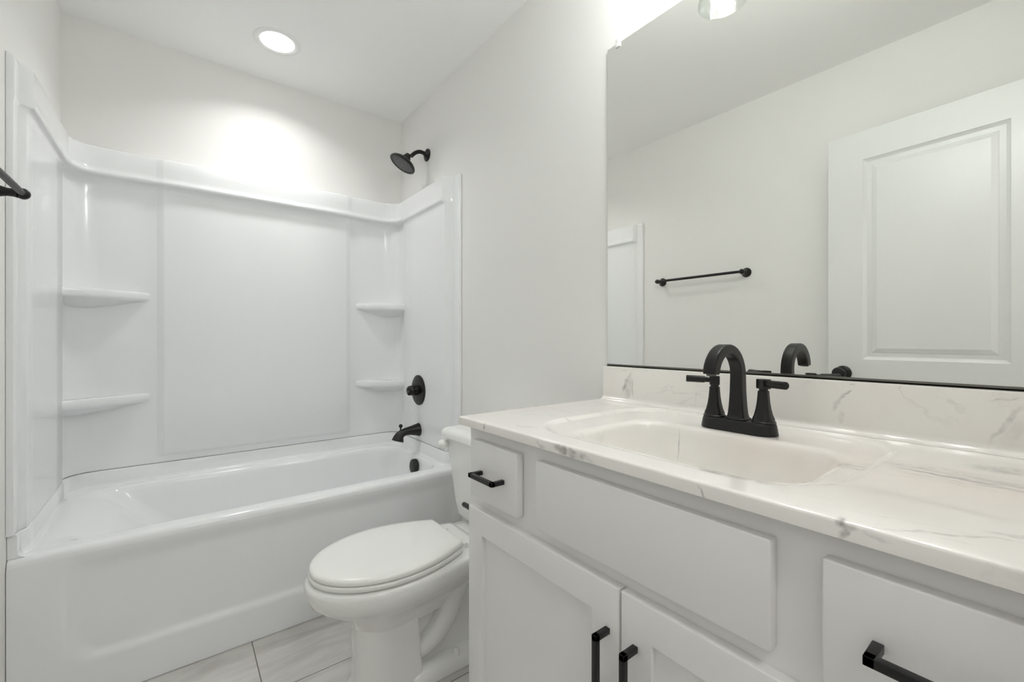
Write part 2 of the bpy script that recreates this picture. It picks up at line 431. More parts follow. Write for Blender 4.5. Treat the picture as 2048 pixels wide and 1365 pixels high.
ZR = 0.478
def tub_mesh():
    bm = bmesh.new()
    x0, x1, yb = XL + 0.0015, XR - 0.0015, YB - 0.003
    K = dict(ns=10, nc=10)
    def o(z, dy): return rr(x0, x1, YT + dy, yb, 0.003, z, **K)
    L = [o(0.452, 0.0), o(0.463, 0.0015), o(0.470, 0.005), o(0.475, 0.011), o(ZR - 0.001, 0.019), o(ZR, 0.03), o(ZR, 0.036)]
    def b(z, a, c, d, e, r): return rr(a, c, d, e, r, z, **K)
    L += [b(ZR, -0.325, 1.022, 1.878, 2.464, (0.075, 0.13, 0.10, 0.06)), b(ZR, -0.315, 1.018, 1.886, 2.460, (0.075, 0.13, 0.10, 0.06)),
          b(ZR - 0.002, -0.295, 1.012, 1.893, 2.454, (0.075, 0.13, 0.10, 0.06)),
          b(ZR - 0.008, -0.272, 1.006, 1.899, 2.448, (0.075, 0.13, 0.09, 0.06)),
          b(ZR - 0.022, -0.240, 1.001, 1.903, 2.443, (0.075, 0.13, 0.08, 0.06)),
          b(ZR - 0.06, -0.195, 0.996, 1.907, 2.438, (0.08, 0.13, 0.07, 0.06)),
          b(0.33, -0.110, 0.984, 1.917, 2.427, (0.09, 0.13, 0.08, 0.08)),
          b(0.22, -0.030, 0.970, 1.929, 2.414, (0.10, 0.13, 0.10, 0.10)),
          b(0.16, 0.030, 0.955, 1.942, 2.400, (0.11, 0.13, 0.12, 0.12)),
          b(0.13, 0.075, 0.930, 1.962, 2.380, (0.11, 0.12, 0.12, 0.12)),
          b(0.115, 0.125, 0.890, 1.995, 2.345, 0.10),
          b(0.108, 0.30, 0.72, 2.08, 2.26, 0.08)]
    loft(bm, L, False, True)
    # apron: a sheet with a shallow recessed field above a skirt
    nx, nz = 97, 60
    def sst(a, b_, v):
        t = min(1, max(0, (v - a) / (b_ - a))); return t * t * (3 - 2 * t)
    grid = []
    for j in range(nz + 1):
        z = 0.0015 + (0.452 - 0.0015) * j / nz; row = []
        for i in range(nx + 1):
            x = x0 + (x1 - x0) * i / nx
            # rounded-rectangle distance
            qx = abs(x - 0.40) - (0.665 - 0.09); qz = abs(z - 0.33) - (0.205 - 0.09)
            d = math.hypot(max(qx, 0), max(qz, 0)) + min(max(qx, qz), 0) - 0.09
            rec = 0.013 * (1 - sst(-0.022, 0.004, d)) * (1 - sst(0.39, 0.452, z))
            row.append((x, YT + rec, z))
        grid.append(row)
    loft(bm, grid, closed=False)
    # raised lip against the surround
    U = []
    for d, z in ((0.020, ZR - 0.002), (0.012, ZR + 0.0015), (0.0065, ZR + 0.006), (0.004, ZR + 0.015), (0.0035, ZS - 0.004), (0.001, ZS - 0.0015), (-0.010, ZS - 0.0012)):
        U.append([(x, max(y, YT + 0.012), z) for x, y in inset(base0, d)])
    U = [[p for p in l] for l in U]
    loft(bm, U, closed=False)
    return bm
tub = tag(obj('bathtub', tub_mesh(), M_ACRYL, None, 50, loc=(0.355, 2.18, 0)), 'white alcove bathtub with a plain apron front, between the two side walls', 'bathtub')
bm = bmesh.new(); add_lathe(bm, (0.994, 2.125, 0.430), (-1, 0, 0.10), [(0, 0.037), (0.016, 0.037), (0.020, 0.035), (0.022, 0.030), (0.0225, 0.0)], 36)
obj('overflow_cover', bm, M_BLACK, tub, 40, label='round matte black overflow cover')
bm = bmesh.new(); add_lathe(bm, (0.80, 2.17, 0.110), (0, 0, 1), [(0, 0.036), (0.003, 0.036), (0.005, 0.030), (0.005, 0.0)], 28)
obj('drain', bm, M_BLACK, tub, 40)

# ------------------------------------------------------------------ shower and tub fittings
sh = thing('showerhead', 'black rain shower head on a bent arm high on the right wall', 'shower head', (XR, 2.19, 2.125))
bm = bmesh.new(); add_lathe(bm, (XR - 0.0005, 2.19, 2.122), (-1, 0, 0), [(0, 0.034), (0.005, 0.034), (0.010, 0.028), (0.014, 0.016), (0.018, 0.013)], 32)
obj('wall_flange', bm, M_BLACK, sh, 40)
arm = [(XR - 0.004, 2.19, 2.122), (1.070, 2.19, 2.128)] + bez((1.058, 2.19, 2.130), (1.028, 2.19, 2.130), (0.998, 2.19, 2.092), 10)
bm = bmesh.new(); add_tube(bm, arm, 0.0105, 18); obj('shower_arm', bm, M_BLACK, sh, 60)
nd = Vector((-0.50, 0.10, -0.86)).normalized(); fc = Vector((0.945, 2.184, 2.034))
bm = bmesh.new()
prof = [(-0.066, 0.012), (-0.062, 0.016), (-0.052, 0.017), (-0.048, 0.021), (-0.034, 0.024), (-0.028, 0.034), (-0.018, 0.058), (-0.010, 0.068), (-0.004, 0.072), (0.002, 0.072), (0.004, 0.069), (0.004, 0.062), (0.001, 0.060), (0.001, 0.0)]
add_lathe(bm, fc, nd, prof, 48); head = obj('head', bm, M_BLACK, sh, 40)
bm = bmesh.new(); add_lathe(bm, fc, nd, [(0.0005, 0.060), (0.0025, 0.058), (0.004, 0.03), (0.0045, 0.0)], 40)
u, v, d = frame_of(nd)
for ring, cnt in ((0.014, 6), (0.026, 12), (0.038, 18), (0.050, 24)):
    for k in range(cnt):
        a = 2 * PI * k / cnt + ring * 30
        add_lathe(bm, fc + u * ring * math.cos(a) + v * ring * math.sin(a) + d * 0.003, nd, [(0, 0.0025), (0.003, 0.0016), (0.0032, 0.0)], 6)
obj('spray_face', bm, M_NOZ, head, 40, label='grey spray face full of small nozzles')

va = thing('shower_valve', 'round black valve plate with a small lever, on the surround above the spout', 'shower valve', (PR, 2.19, 0.822))
bm = bmesh.new(); add_lathe(bm, (PR - 0.0003, 2.19, 0.822), (-1, 0, 0), [(0, 0.082), (0.004, 0.082), (0.007, 0.078), (0.011, 0.055), (0.013, 0.030)], 48)
obj('trim_plate', bm, M_BLACK, va, 40)
bm = bmesh.new(); add_lathe(bm, (PR - 0.010, 2.19, 0.822), (-1, 0, 0), [(0, 0.028), (0.024, 0.027), (0.025, 0.023), (0.029, 0.023), (0.030, 0.027), (0.046, 0.026), (0.054, 0.020), (0.056, 0.014), (0.058, 0.0)], 32)
hub = obj('valve_hub', bm, M_BLACK, va, 40)
bm = bmesh.new(); add_tube(bm, [(PR - 0.050, 2.19, 0.820), (PR - 0.066, 2.17, 0.817), (PR - 0.078, 2.145, 0.814), (PR - 0.083, 2.13, 0.813)], [0.010, 0.0095, 0.010, 0.0085], 14)
obj('lever', bm, M_BLACK, hub, 50)

sp = thing('tub_spout', 'black flared tub spout below the valve at the right end of the tub', 'tub spout', (PR, 2.19, 0.606))
bm = bmesh.new()
path = [(PR - 0.0005, 2.19, 0.606), (1.035, 2.19, 0.606), (1.01, 2.19, 0.606), (0.985, 2.19, 0.6055), (0.962, 2.19, 0.603), (0.945, 2.19, 0.597), (0.933, 2.19, 0.588), (0.926, 2.19, 0.577), (0.921, 2.19, 0.560)]
add_tube(bm, path, [0.036, 0.0335, 0.0275, 0.0225, 0.0205, 0.021, 0.0235, 0.0275, 0.032], 28)
spo = obj('spout_body', bm, M_BLACK, sp, 50)
bm = bmesh.new(); add_tube(bm, [(0.938, 2.19, 0.612), (0.938, 2.19, 0.632)], 0.004, 10)
t = bmesh.new(); bmesh.ops.create_uvsphere(t, u_segments=16, v_segments=10, radius=0.0105); bmesh.ops.translate(t, vec=(0.938, 2.19, 0.637), verts=t.verts); merge(bm, t)
obj('diverter_knob', bm, M_BLACK, spo, 60)

# ------------------------------------------------------------------ recessed ceiling light
cl = thing('ceiling_light', 'round recessed light shining in the ceiling over the bathtub', 'ceiling light', (0.354, 2.196, ZC))
bm = bmesh.new(); add_lathe(bm, (0.354, 2.196, ZC - 0.0003), (0, 0, -1), [(0, 0.096), (0.003, 0.095), (0.006, 0.090), (0.0065, 0.078), (0.0035, 0.072), (0.003, 0.070)], 56, False, False)
obj('trim_ring', bm, M_TRIM, cl, 50)
bm = bmesh.new(); add_lathe(bm, (0.354, 2.196, ZC - 0.0008), (0, 0, -1), [(0, 0.0695), (0.002, 0.0695), (0.0025, 0.067), (0.003, 0.0)], 48, True, False)
obj('lens', bm, M_LENS, cl, 50, label='glowing white lens')
ll = bpy.data.lights.new('tub_lamp', 'AREA'); ll.shape = 'DISK'; ll.size = 0.134; ll.energy = LENS_W; ll.spread = math.radians(134); ll.color = (1.0, 0.995, 0.985)
llo = bpy.data.objects.new('tub_lamp', ll); COL.objects.link(llo); llo.parent = cl; llo.location = (0, 0, -0.0042)

# ------------------------------------------------------------------ toilet
TY = 1.365
to = thing('toilet', 'white two-piece toilet with closed lid between the bathtub and the vanity', 'toilet', (0.70, TY, 0))
def egg(xf, xm, xb, hw, wb, z, cy=TY, n=18, m=10, p=1.9, rb=0.014):
    R = []
    for k in range(n + 1):
        a = PI / 2 * k / n
        R.append((xm - (xm - xf) * math.cos(a), hw * math.sin(a)))
    for k in range(1, m + 1):
        s = k / m; R.append((xm + (xb - rb - xm) * s, hw - (hw - wb) * s ** p))
    R.append((xb - rb * 0.3, wb - rb * 0.3)); R.append((xb, wb - rb))
    return [(x, cy - w, z) for x, w in R] + [(x, cy + w, z) for x, w in reversed(R[1:])]
def bowl_mesh():
    bm = bmesh.new()
    loft(bm, [egg(0.315, 0.54, 0.835, 0.160, 0.115, 0.3835), egg(0.302, 0.54, 0.848, 0.174, 0.128, 0.382), egg(0.294, 0.54, 0.854, 0.181, 0.133, 0.376), egg(0.291, 0.54, 0.856, 0.183, 0.135, 0.366),
              egg(0.293, 0.54, 0.856, 0.182, 0.133, 0.345), egg(0.302, 0.54, 0.855, 0.175, 0.126, 0.323), egg(0.325, 0.54, 0.850, 0.160, 0.112, 0.302),
              egg(0.358, 0.53, 0.84, 0.140, 0.098, 0.282), egg(0.388, 0.53, 0.82, 0.122, 0.085, 0.262), egg(0.412, 0.52, 0.80, 0.108, 0.075, 0.240), egg(0.43, 0.52, 0.78, 0.095, 0.065, 0.21)], True, True)
    # front pedestal column
    def ped(z, a, c, w): return rr(a, c, TY - w, TY + w, (0.012, 0.012, 0.085, 0.085), z)
    loft(bm, [ped(0.29, 0.428, 0.60, 0.094), ped(0.20, 0.430, 0.610, 0.096), ped(0.10, 0.432, 0.616, 0.098), ped(0.04, 0.430, 0.620, 0.100), ped(0.012, 0.424, 0.624, 0.104), ped(0.0012, 0.420, 0.626, 0.107)], True, True)
    # rear body, foot with rounded shoulder
    def box(z, a, c, w, r): return rr(a, c, TY - w, TY + w, r, z)
    loft(bm, [box(0.35, 0.58, 0.90, 0.085, 0.04), box(0.26, 0.56, 0.885, 0.058, 0.03), box(0.12, 0.56, 0.875, 0.052, 0.03), box(0.05, 0.56, 0.885, 0.058, 0.03), box(0.03, 0.56, 0.90, 0.075, 0.03)], True, True)
    loft(bm, [box(0.046, 0.57, 0.905, 0.080, 0.04), box(0.041, 0.565, 0.915, 0.098, 0.05), box(0.030, 0.56, 0.92, 0.110, 0.055), box(0.014, 0.56, 0.925, 0.116, 0.055), box(0.0012, 0.56, 0.928, 0.118, 0.055)], True, True)
    # deck carrying the tank
    loft(bm, [box(0.300, 0.76, 0.95, 0.085, 0.03), box(0.335, 0.75, 1.0, 0.118, 0.04), box(0.360, 0.745, 1.02, 0.130, 0.04), box(0.371, 0.745, 1.022, 0.130, 0.04), box(0.3755, 0.75, 1.018, 0.125, 0.04)], True, True)
    # trapway bulging on both flanks
    for s in (-1, 1):
        w = TY + s * 0.055
        pth = bez((0.60, w, 0.085), (0.68, w + s * 0.012, 0.105), (0.725, w + s * 0.012, 0.19), 8) + bez((0.735, w + s * 0.010, 0.215), (0.76, w + s * 0.006, 0.30), (0.84, w - s * 0.01, 0.275), 7) + bez((0.86, w - s * 0.01, 0.25), (0.89, w - s * 0.012, 0.16), (0.86, w - s * 0.012, 0.06), 7)
        add_tube(bm, pth, [0.030 + 0.012 * math.sin(PI * k / (len(pth) - 1)) for k in range(len(pth))], 18)
    return bm
bowl = obj('bowl', bowl_mesh(), M_CHINA, to, 50)
for s in (-1, 1):
    bm = bmesh.new(); add_lathe(bm, (0.742, TY + s * 0.092, 0.036), (0, 0, 1), [(0, 0.0125), (0.012, 0.0115), (0.020, 0.009), (0.023, 0.005), (0.0235, 0.0)], 20)
    obj('bolt_cap', bm, M_SEAT, bowl, 50)
bm = bmesh.new()
loft(bm, [egg(0.313, 0.54, 0.752, 0.168, 0.118, 0.3860), egg(0.304, 0.54, 0.756, 0.176, 0.122, 0.3885), egg(0.302, 0.54, 0.757, 0.178, 0.123, 0.394), egg(0.3025, 0.54, 0.7565, 0.1775, 0.1225, 0.4000), egg(0.305, 0.54, 0.755, 0.175, 0.121, 0.4022)], True, True)
obj('seat', bm, M_SEAT, to, 50)
bm = bmesh.new()
loft(bm, [egg(0.3075, 0.54, 0.757, 0.173, 0.116, 0.4058), egg(0.3045, 0.54, 0.7595, 0.176, 0.1185, 0.4072), egg(0.304, 0.54, 0.760, 0.1765, 0.119, 0.414), egg(0.307, 0.54, 0.759, 0.174, 0.117, 0.4195), egg(0.314, 0.54, 0.756, 0.168, 0.113, 0.423), egg(0.335, 0.54, 0.745, 0.15, 0.10, 0.4255), egg(0.42, 0.55, 0.69, 0.08, 0.05, 0.4275)], True, True)
obj('seat_lid', bm, M_SEAT, to, 50)
for s in (-1, 1):
    bm = bmesh.new(); add_box(bm, 0.757, 0.795, TY + s * 0.070 - 0.019, TY + s * 0.070 + 0.019, 0.3755, 0.400, bev=0.006)
    obj('seat_hinge', bm, M_SEAT, to, 50)
def tank_mesh():
    bm = bmesh.new()
    def b(z, a, w, r): return rr(a, 1.086, TY - w, TY + w, (0.02, 0.02, r, r), z)
    loft(bm, [b(0.3765, 0.925, 0.145, 0.05), b(0.379, 0.910, 0.163, 0.055), b(0.388, 0.897, 0.177, 0.055), b(0.405, 0.890, 0.188, 0.050), b(0.45, 0.886, 0.194, 0.045), b(0.60, 0.876, 0.213, 0.038), b(0.703, 0.868, 0.225, 0.032)], True, True)
    return bm
tank = obj('tank', tank_mesh(), M_CHINA, to, 50)
def tanklid():
    bm = bmesh.new()
    def b(z, i, r=0.030): return rr(0.850 + i, 1.091 - i * 0.3, TY - 0.238 + i, TY + 0.238 - i, (0.02, 0.02, r, r), z)
    loft(bm, [b(0.7035, 0.006), b(0.706, 0.0), b(0.716, 0.0), b(0.728, 0.003), b(0.736, 0.010), b(0.741, 0.022), b(0.7435, 0.040, 0.03)], True, True)
    return bm
obj('tank_lid', tanklid(), M_CHINA, to, 50)
bm = bmesh.new(); add_lathe(bm, (0.869, TY + 0.200, 0.674), (-1, 0, 0), [(0, 0.014), (0.012, 0.014), (0.015, 0.0195), (0.026, 0.0195), (0.033, 0.016), (0.037, 0.009), (0.038, 0.0)], 28)
obj('flush_lever', bm, M_SEAT, tank, 50, label='small white flush lever')

# ------------------------------------------------------------------ vanity cabinet
VY0, VY1, VX, DXF = -0.030, 0.915, 0.575, 0.556
vc = thing('vanity_cabinet', 'white painted vanity cabinet with two drawers, two doors and black handles', 'cabinet', (0.83, 0.44, 0))
bm = bmesh.new()
for y0_, y1_ in ((VY0, VY0 + 0.016), (VY1 - 0.016, VY1)):            # side panels
    add_box(bm, VX + 0.0005, XR - 0.001, y0_, y1_, 0.10, 0.889, bev=0.001); add_box(bm, VX + 0.065, XR - 0.001, y0_, y1_, 0.0012, 0.10)
add_box(bm, VX + 0.0195, XR - 0.002, VY0 + 0.016, VY1 - 0.016, 0.10, 0.116)                 # bottom
add_box(bm, XR - 0.010, XR - 0.002, VY0 + 0.016, VY1 - 0.016, 0.116, 0.889)                 # back
add_box(bm, VX + 0.065, VX + 0.080, VY0 + 0.016, VY1 - 0.016, 0.0012, 0.10)                 # toe board
add_box(bm, VX, VX + 0.019, VY0, VY1, 0.10, 0.889, bev=0.0008)                          # face frame
obj('cabinet_body', bm, M_CAB, vc, 30)
def slab(y0, y1, z0, z1):
    """front panel whose edges slope back a little towards the frame"""
    bm = bmesh.new(); add_box(bm, DXF, VX - 0.0005, y0, y1, z0, z1, bev=0.0022, seg=3); return bm
def shaker(y0, y1, z0, z1, st=0.056):
    bm = bmesh.new()
    def f(d, x): return [(x, y0 + d, z0 + d), (x, y1 - d, z0 + d), (x, y1 - d, z1 - d), (x, y0 + d, z1 - d)]
    loft(bm, [f(0, VX - 0.0005), f(0, DXF + 0.0022), f(0.0007, DXF + 0.0007), f(0.0022, DXF), f(st, DXF), f(st + 0.001, DXF + 0.001), f(st + 0.0015, DXF + 0.009)], True, True)
    return bm
def pull(p0, p1):
    """square bar pull between two post positions on the front plane"""
    p0, p1 = Vector(p0), Vector(p1); bm = bmesh.new(); w = 0.0048; so = 0.034
    hz = abs(p1.y - p0.y) > abs(p1.z - p0.z)
    for p in (p0, p1): add_box(bm, DXF - so, DXF + 0.0002, p.y - w, p.y + w, p.z - w, p.z + w, bev=0.0008)
    a, b = (min(p0.y, p1.y), max(p0.y, p1.y)), (min(p0.z, p1.z), max(p0.z, p1.z))
    add_box(bm, DXF - so, DXF - so + 2 * w, a[0] - w, a[1] + w, b[0] - w, b[1] + w, bev=0.0008)
    return bm
for y0, y1, nm in ((0.707, 0.884, 'a'), (-0.012, 0.168, 'b')):
    d_ = obj('drawer', slab(y0, y1, 0.727, 0.861), M_CAB, vc, 30, label='left drawer front' if nm == 'a' else 'right drawer front')
    c = (y0 + y1) / 2; h_ = 0.042
    obj('drawer_handle', pull((DXF, c - h_, 0.791), (DXF, c + h_, 0.791)), M_BLACK, d_, 30, label='black bar pull')
obj('false_front', slab(0.220, 0.647, 0.727, 0.861), M_CAB, vc, 30, label='plain panel in front of the sink')
for y0, y1, hy in ((0.4435, 0.894, 0.4655), (-0.012, 0.4390, 0.4115)):
    d_ = obj('door', shaker(y0, y1, 0.118, 0.700), M_CAB, vc, 30)
    obj('door_handle', pull((DXF, hy, 0.6245), (DXF, hy, 0.4965)), M_BLACK, d_, 30, label='black bar pull')

# ------------------------------------------------------------------ counter with moulded basin
CT, CB = 0.910, 0.8895
ct = thing('countertop', 'white marble-look counter with grey veins, moulded basin and backsplash, on the vanity', 'countertop', (0.82, 0.44, CB))
def counter():
    bm = bmesh.new(); K = dict(ns=8, nc=12)
    x0, x1, y0, y1 = 0.550, XR - 0.001, -0.040, 0.933
    def o(i, z): return rr(x0 + i, x1, y0, y1 - i, (0.001, 0.003, 0.004, 0.003), z, **K)
    L = [o(0.02, CB + 0.0003), o(0.001, CB + 0.0003), o(0, CB + 0.001), o(0, CT - 0.004), o(0.001, CT - 0.0015), o(0.003, CT - 0.0003), o(0.006, CT), o(0.012, CT)]
    R = (0.10, 0.10, 0.13, 0.13)
    def d(i, z): return rr(0.602 + i, 1.058 - i * 0.7, 0.180 + i, 0.752 - i, tuple(max(0.03, q - i * 0.5) for q in R), z, **K)
    L += [d(-0.010, CT), d(-0.004, CT), d(0, CT - 0.0001), d(0.002, CT - 0.0006), d(0.006, CT - 0.0026), d(0.012, CT - 0.0056), d(0.016, CT - 0.0064), d(0.019, CT - 0.0066), d(0.023, CT - 0.0067)]
    r4 = 0.075
    def b(i, z, k=1.0): return rr(0.640 + i, 0.918 - i, 0.222 + i, 0.650 - i, (r4, 0.05, r4 * 0.8, r4), z, **K)
    L += [b(-0.014, CT - 0.0071), b(-0.010, CT - 0.0072), b(-0.004, CT - 0.0076), b(0.002, CT - 0.009), b(0.006, CT - 0.0118), b(0.009, CT - 0.017), b(0.012, CT - 0.03), b(0.022, 0.835), b(0.034, 0.805), b(0.048, 0.790)]
    L += [rr(0.715, 0.845, 0.31, 0.565, 0.05, 0.783, **K)]
    loft(bm, L, False, True)
    return bm
obj('counter_slab', counter(), M_MARBLE, ct, 40)
bm = bmesh.new()
prof = [(XR - 0.0012, CT + 0.0002), (XR - 0.0012, 1.0145), (1.0785, 1.0145), (1.0762, 1.0135), (1.0755, 1.011), (1.0755, CT + 0.016), (1.0745, CT + 0.0105), (1.0718, CT + 0.006), (1.067, CT + 0.0028), (1.0615, CT + 0.0012), (1.0590, CT + 0.0003)]
loft(bm, [[(x, y, z) for x, z in prof] for y in (-0.040, -0.039, 0.917, 0.9185)], True, True)
obj('backsplash', bm, M_MARBLE, ct, 30)
bm = bmesh.new(); add_lathe(bm, (0.78, 0.437, 0.7835), (0, 0, 1), [(0, 0.032), (0.002, 0.032), (0.003, 0.026), (0.002, 0.0)], 28)
obj('sink_drain', bm, M_BLACK, ct, 40)

# ------------------------------------------------------------------ faucet
FX, FY, FZ = 0.957, 0.443, 0.9042
fa = thing('faucet', 'matte black two-handle arched faucet behind the basin', 'faucet', (FX, FY, FZ))
def sq(cx, cy, hx, hy, r, z): return rr(cx - hx, cx + hx, cy - hy, cy + hy, r, z, ns=3, nc=6)
bm = bmesh.new()
loft(bm, [sq(FX, FY, 0.0285, 0.0785, 0.028, FZ), sq(FX, FY, 0.0285, 0.0785, 0.028, FZ + 0.003), sq(FX, FY, 0.0265, 0.0755, 0.026, FZ + 0.019), sq(FX, FY, 0.0250, 0.0740, 0.0245, FZ + 0.0225), sq(FX, FY, 0.0225, 0.0710, 0.022, FZ + 0.0240)], True, True)
obj('base_plate', bm, M_BLACK, fa, 40)
def spout():
    bm = bmesh.new(); L = []
    cx, cz, R = 0.900, 1.022, 0.057
    pts = [((FX, FZ + 0.0240), 90, 0.0205, 0.0215), ((FX, FZ + 0.0265), 90, 0.0205, 0.0215), ((FX, FZ + 0.0285), 90, 0.0178, 0.0182), ((FX, FZ + 0.036), 90, 0.0160, 0.0165), ((FX, FZ + 0.055), 90, 0.0143, 0.0148), ((FX, FZ + 0.085), 90, 0.0130, 0.0133)]
    for k in range(0, 17):
        a = 168 * k / 16
        t = k / 16
        pts.append(((cx + R * math.cos(math.radians(a)), cz + R * math.sin(math.radians(a))), a + 90, 0.0122 - 0.0022 * math.sin(PI * min(1, t * 1.1)) + 0.0012 * t, 0.0128 - 0.0004 * t))
    last = pts[-1][0]; pts.append(((last[0] - 0.001, last[1] - 0.004), 265, 0.0118, 0.0118))
    for (x, z), ang, hn, hb in pts:
        t = Vector((math.cos(math.radians(ang)), 0, math.sin(math.radians(ang))))
        n = Vector((t.z, 0, -t.x)); b = Vector((0, 1, 0)); c = Vector((x, FY, z))
        L.append([c + n * p[0] + b * p[1] for p in sq(0, 0, hn, hb, min(hn, hb) * 0.36, 0)])
    loft(bm, L, True, True)
    return bm
spt = obj('spout', spout(), M_BLACK, fa, 40)
bm = bmesh.new(); add_lathe(bm, (0.8440, FY, 1.0315), (0.12, 0, -1), [(0, 0.0095), (0.004, 0.0095), (0.0045, 0.007), (0.0045, 0.0)], 20)
obj('aerator', bm, M_NOZ, spt, 40)
for s in (1, -1):
    hy = FY + s * 0.0515; bm = bmesh.new(); L = []
    for z, r in ((0.0240, 0.0228), (0.0262, 0.0228), (0.0278, 0.0208), (0.032, 0.0183), (0.040, 0.0155), (0.052, 0.0129), (0.066, 0.0110), (0.080, 0.0099), (0.0885, 0.0095), (0.0895, 0.0085)):
        L.append(sq(FX, hy, r, r, r * (0.95 if z < 0.03 else 0.62), FZ + z))
    loft(bm, L, True, True)
    h_ = obj('handle', bm, M_BLACK, fa, 40)
    dv = Vector((-0.48, s * 0.88, 0.02)).normalized(); bm = bmesh.new()
    ang = math.atan2(dv.y, dv.x)
    Rm = Matrix.Translation((FX, hy, 0)) @ Matrix.Rotation(ang, 4, 'Z')
    add_lathe(bm, (FX, hy, FZ + 0.0895), (0, 0, 1), [(0, 0.0085), (0.006, 0.0085)], 16)
    add_box(bm, -0.0105, 0.0105, -0.0095, 0.0095, FZ + 0.0935, FZ + 0.1135, bev=0.0015, rot=Rm)
    c = Vector((FX, hy, FZ + 0.1045))
    add_tube(bm, [c + dv * 0.008, c + dv * 0.020, c + dv * 0.0205, c + dv * 0.058, c + dv * 0.059, c + dv * 0.0595], [0.0062, 0.0062, 0.0078, 0.0078, 0.0074, 0.0062], 20)
    obj('lever', bm, M_BLACK, h_, 40)

# ------------------------------------------------------------------ mirror
MY0, MY1, MZ0, MZ1 = -0.036, 0.912, 1.0185, 2.026
mi = thing('wall_mirror', 'large frameless mirror on the wall above the backsplash', 'mirror', (XR, 0.44, MZ0))
bm = bmesh.new()
add_faces(bm, [(XR - 0.006, MY0, MZ0), (XR - 0.006, MY1, MZ0), (XR - 0.006, MY1, MZ1), (XR - 0.006, MY0, MZ1)], [(0, 1, 2, 3)])
# thin silvered front, glass edge behind it
add_box(bm, XR - 0.0062, XR - 0.0056, MY0, MY1, MZ0, MZ1)
g = obj('mirror_glass', bm, M_MIRROR, mi, 0)
bm = bmesh.new(); add_box(bm, XR - 0.0055, XR - 0.0004, MY0, MY1, MZ0, MZ1); obj('glass_edge', bm, M_EDGE, mi, 0)
bm = bmesh.new(); add_box(bm, XR - 0.0085, XR - 0.0064, MY0, MY1, MZ0 - 0.003, MZ0 + 0.0035); add_box(bm, XR - 0.0085, XR - 0.0004, MY0, MY1, MZ0 - 0.0035, MZ0 - 0.0005)
obj('bottom_channel', bm, M_CHROME, mi, 0, label='thin grey metal channel')
bm = bmesh.new(); add_box(bm, XR - 0.0105, XR - 0.0064, 0.861, 0.879, MZ1 - 0.013, MZ1 + 0.002, bev=0.0018); add_box(bm, XR - 0.0105, XR - 0.0004, 0.862, 0.878, MZ1 + 0.0006, MZ1 + 0.013, bev=0.002)
add_lathe(bm, (XR - 0.010, 0.870, MZ1 + 0.006), (-1, 0, 0), [(0, 0.004), (0.0015, 0.0035), (0.0016, 0.0)], 12)
obj('mirror_clip', bm, M_PLAST, mi, 40, label='clear plastic corner clip')

# ------------------------------------------------------------------ vanity light above the mirror
vl = thing('vanity_light', 'black wall light with a row of clear glass shades, above the mirror', 'wall light', (XR, 0.441, 2.25))
bm = bmesh.new(); add_box(bm, XR - 0.022, XR - 0.0005, 0.33, 0.552, 2.225, 2.335, bev=0.004); obj('back_plate', bm, M_BLACK, vl, 40)
bm = bmesh.new(); add_tube(bm, [(XR - 0.022, 0.441, 2.279), (0.930, 0.441, 2.279)], 0.008, 14); add_tube(bm, [(0.930, 0.261, 2.279), (0.930, 0.621, 2.279)], 0.008, 14); obj('arm', bm, M_BLACK, vl, 40)
for y in (0.621, 0.441, 0.261):  # middle shade and bulb are unseen, added to spread the glow on the wall
    bm = bmesh.new(); add_lathe(bm, (0.930, y, 2.286), (0, 0, -1), [(0, 0.010), (0.004, 0.024), (0.02, 0.026), (0.055, 0.026), (0.060, 0.022), (0.062, 0.018)], 28); k_ = obj('lamp_holder', bm, M_BLACK, vl, 40)
    bm = bmesh.new(); add_lathe(bm, (0.930, y, 2.229), (0, 0, -1), [(0, 0.0265), (0.004, 0.040), (0.012, 0.048), (0.03, 0.051), (0.153, 0.0655), (0.155, 0.0655), (0.155, 0.0630), (0.153, 0.0630), (0.03, 0.0485), (0.013, 0.0455), (0.0065, 0.038), (0.0025, 0.0265)], 48, False, False)
    obj('glass_shade', bm, M_GLASS, vl, 40, label='clear glass shade')
    bm = bmesh.new(); add_lathe(bm, (0.930, y, 2.223), (0, 0, -1), [(0, 0.013), (0.02, 0.014), (0.04, 0.024), (0.055, 0.030), (0.07, 0.030), (0.085, 0.024), (0.094, 0.012), (0.097, 0.0)], 20)
    obj('bulb', bm, M_BULB, vl, 60, label='glowing bulb')

# ------------------------------------------------------------------ towel bar on the left wall
BX, BZ = -0.322, 1.480
tb = thing('towel_bar', 'black towel bar on the left wall beside the tub surround', 'towel bar', (XL, 1.43, BZ))
bm = bmesh.new(); add_tube(bm, [(BX, 1.124, BZ), (BX, 1.690, BZ)], 0.008, 18); obj('bar', bm, M_BLACK, tb, 40)
for y in (1.138, 1.676):
    bm = bmesh.new()
    add_lathe(bm, (XL + 0.0005, y, BZ), (1, 0, 0), [(0, 0.027), (0.004, 0.027), (0.010, 0.022), (0.020, 0.0145), (0.034, 0.0105), (0.046, 0.0105), (0.052, 0.0125)], 28)
    t = bmesh.new(); bmesh.ops.create_uvsphere(t, u_segments=20, v_segments=12, radius=0.0145); bmesh.ops.scale(t, vec=(1, 0.85, 1), verts=t.verts); bmesh.ops.translate(t, vec=(BX, y, BZ), verts=t.verts); merge(bm, t)
    obj('post', bm, M_BLACK, tb, 50)

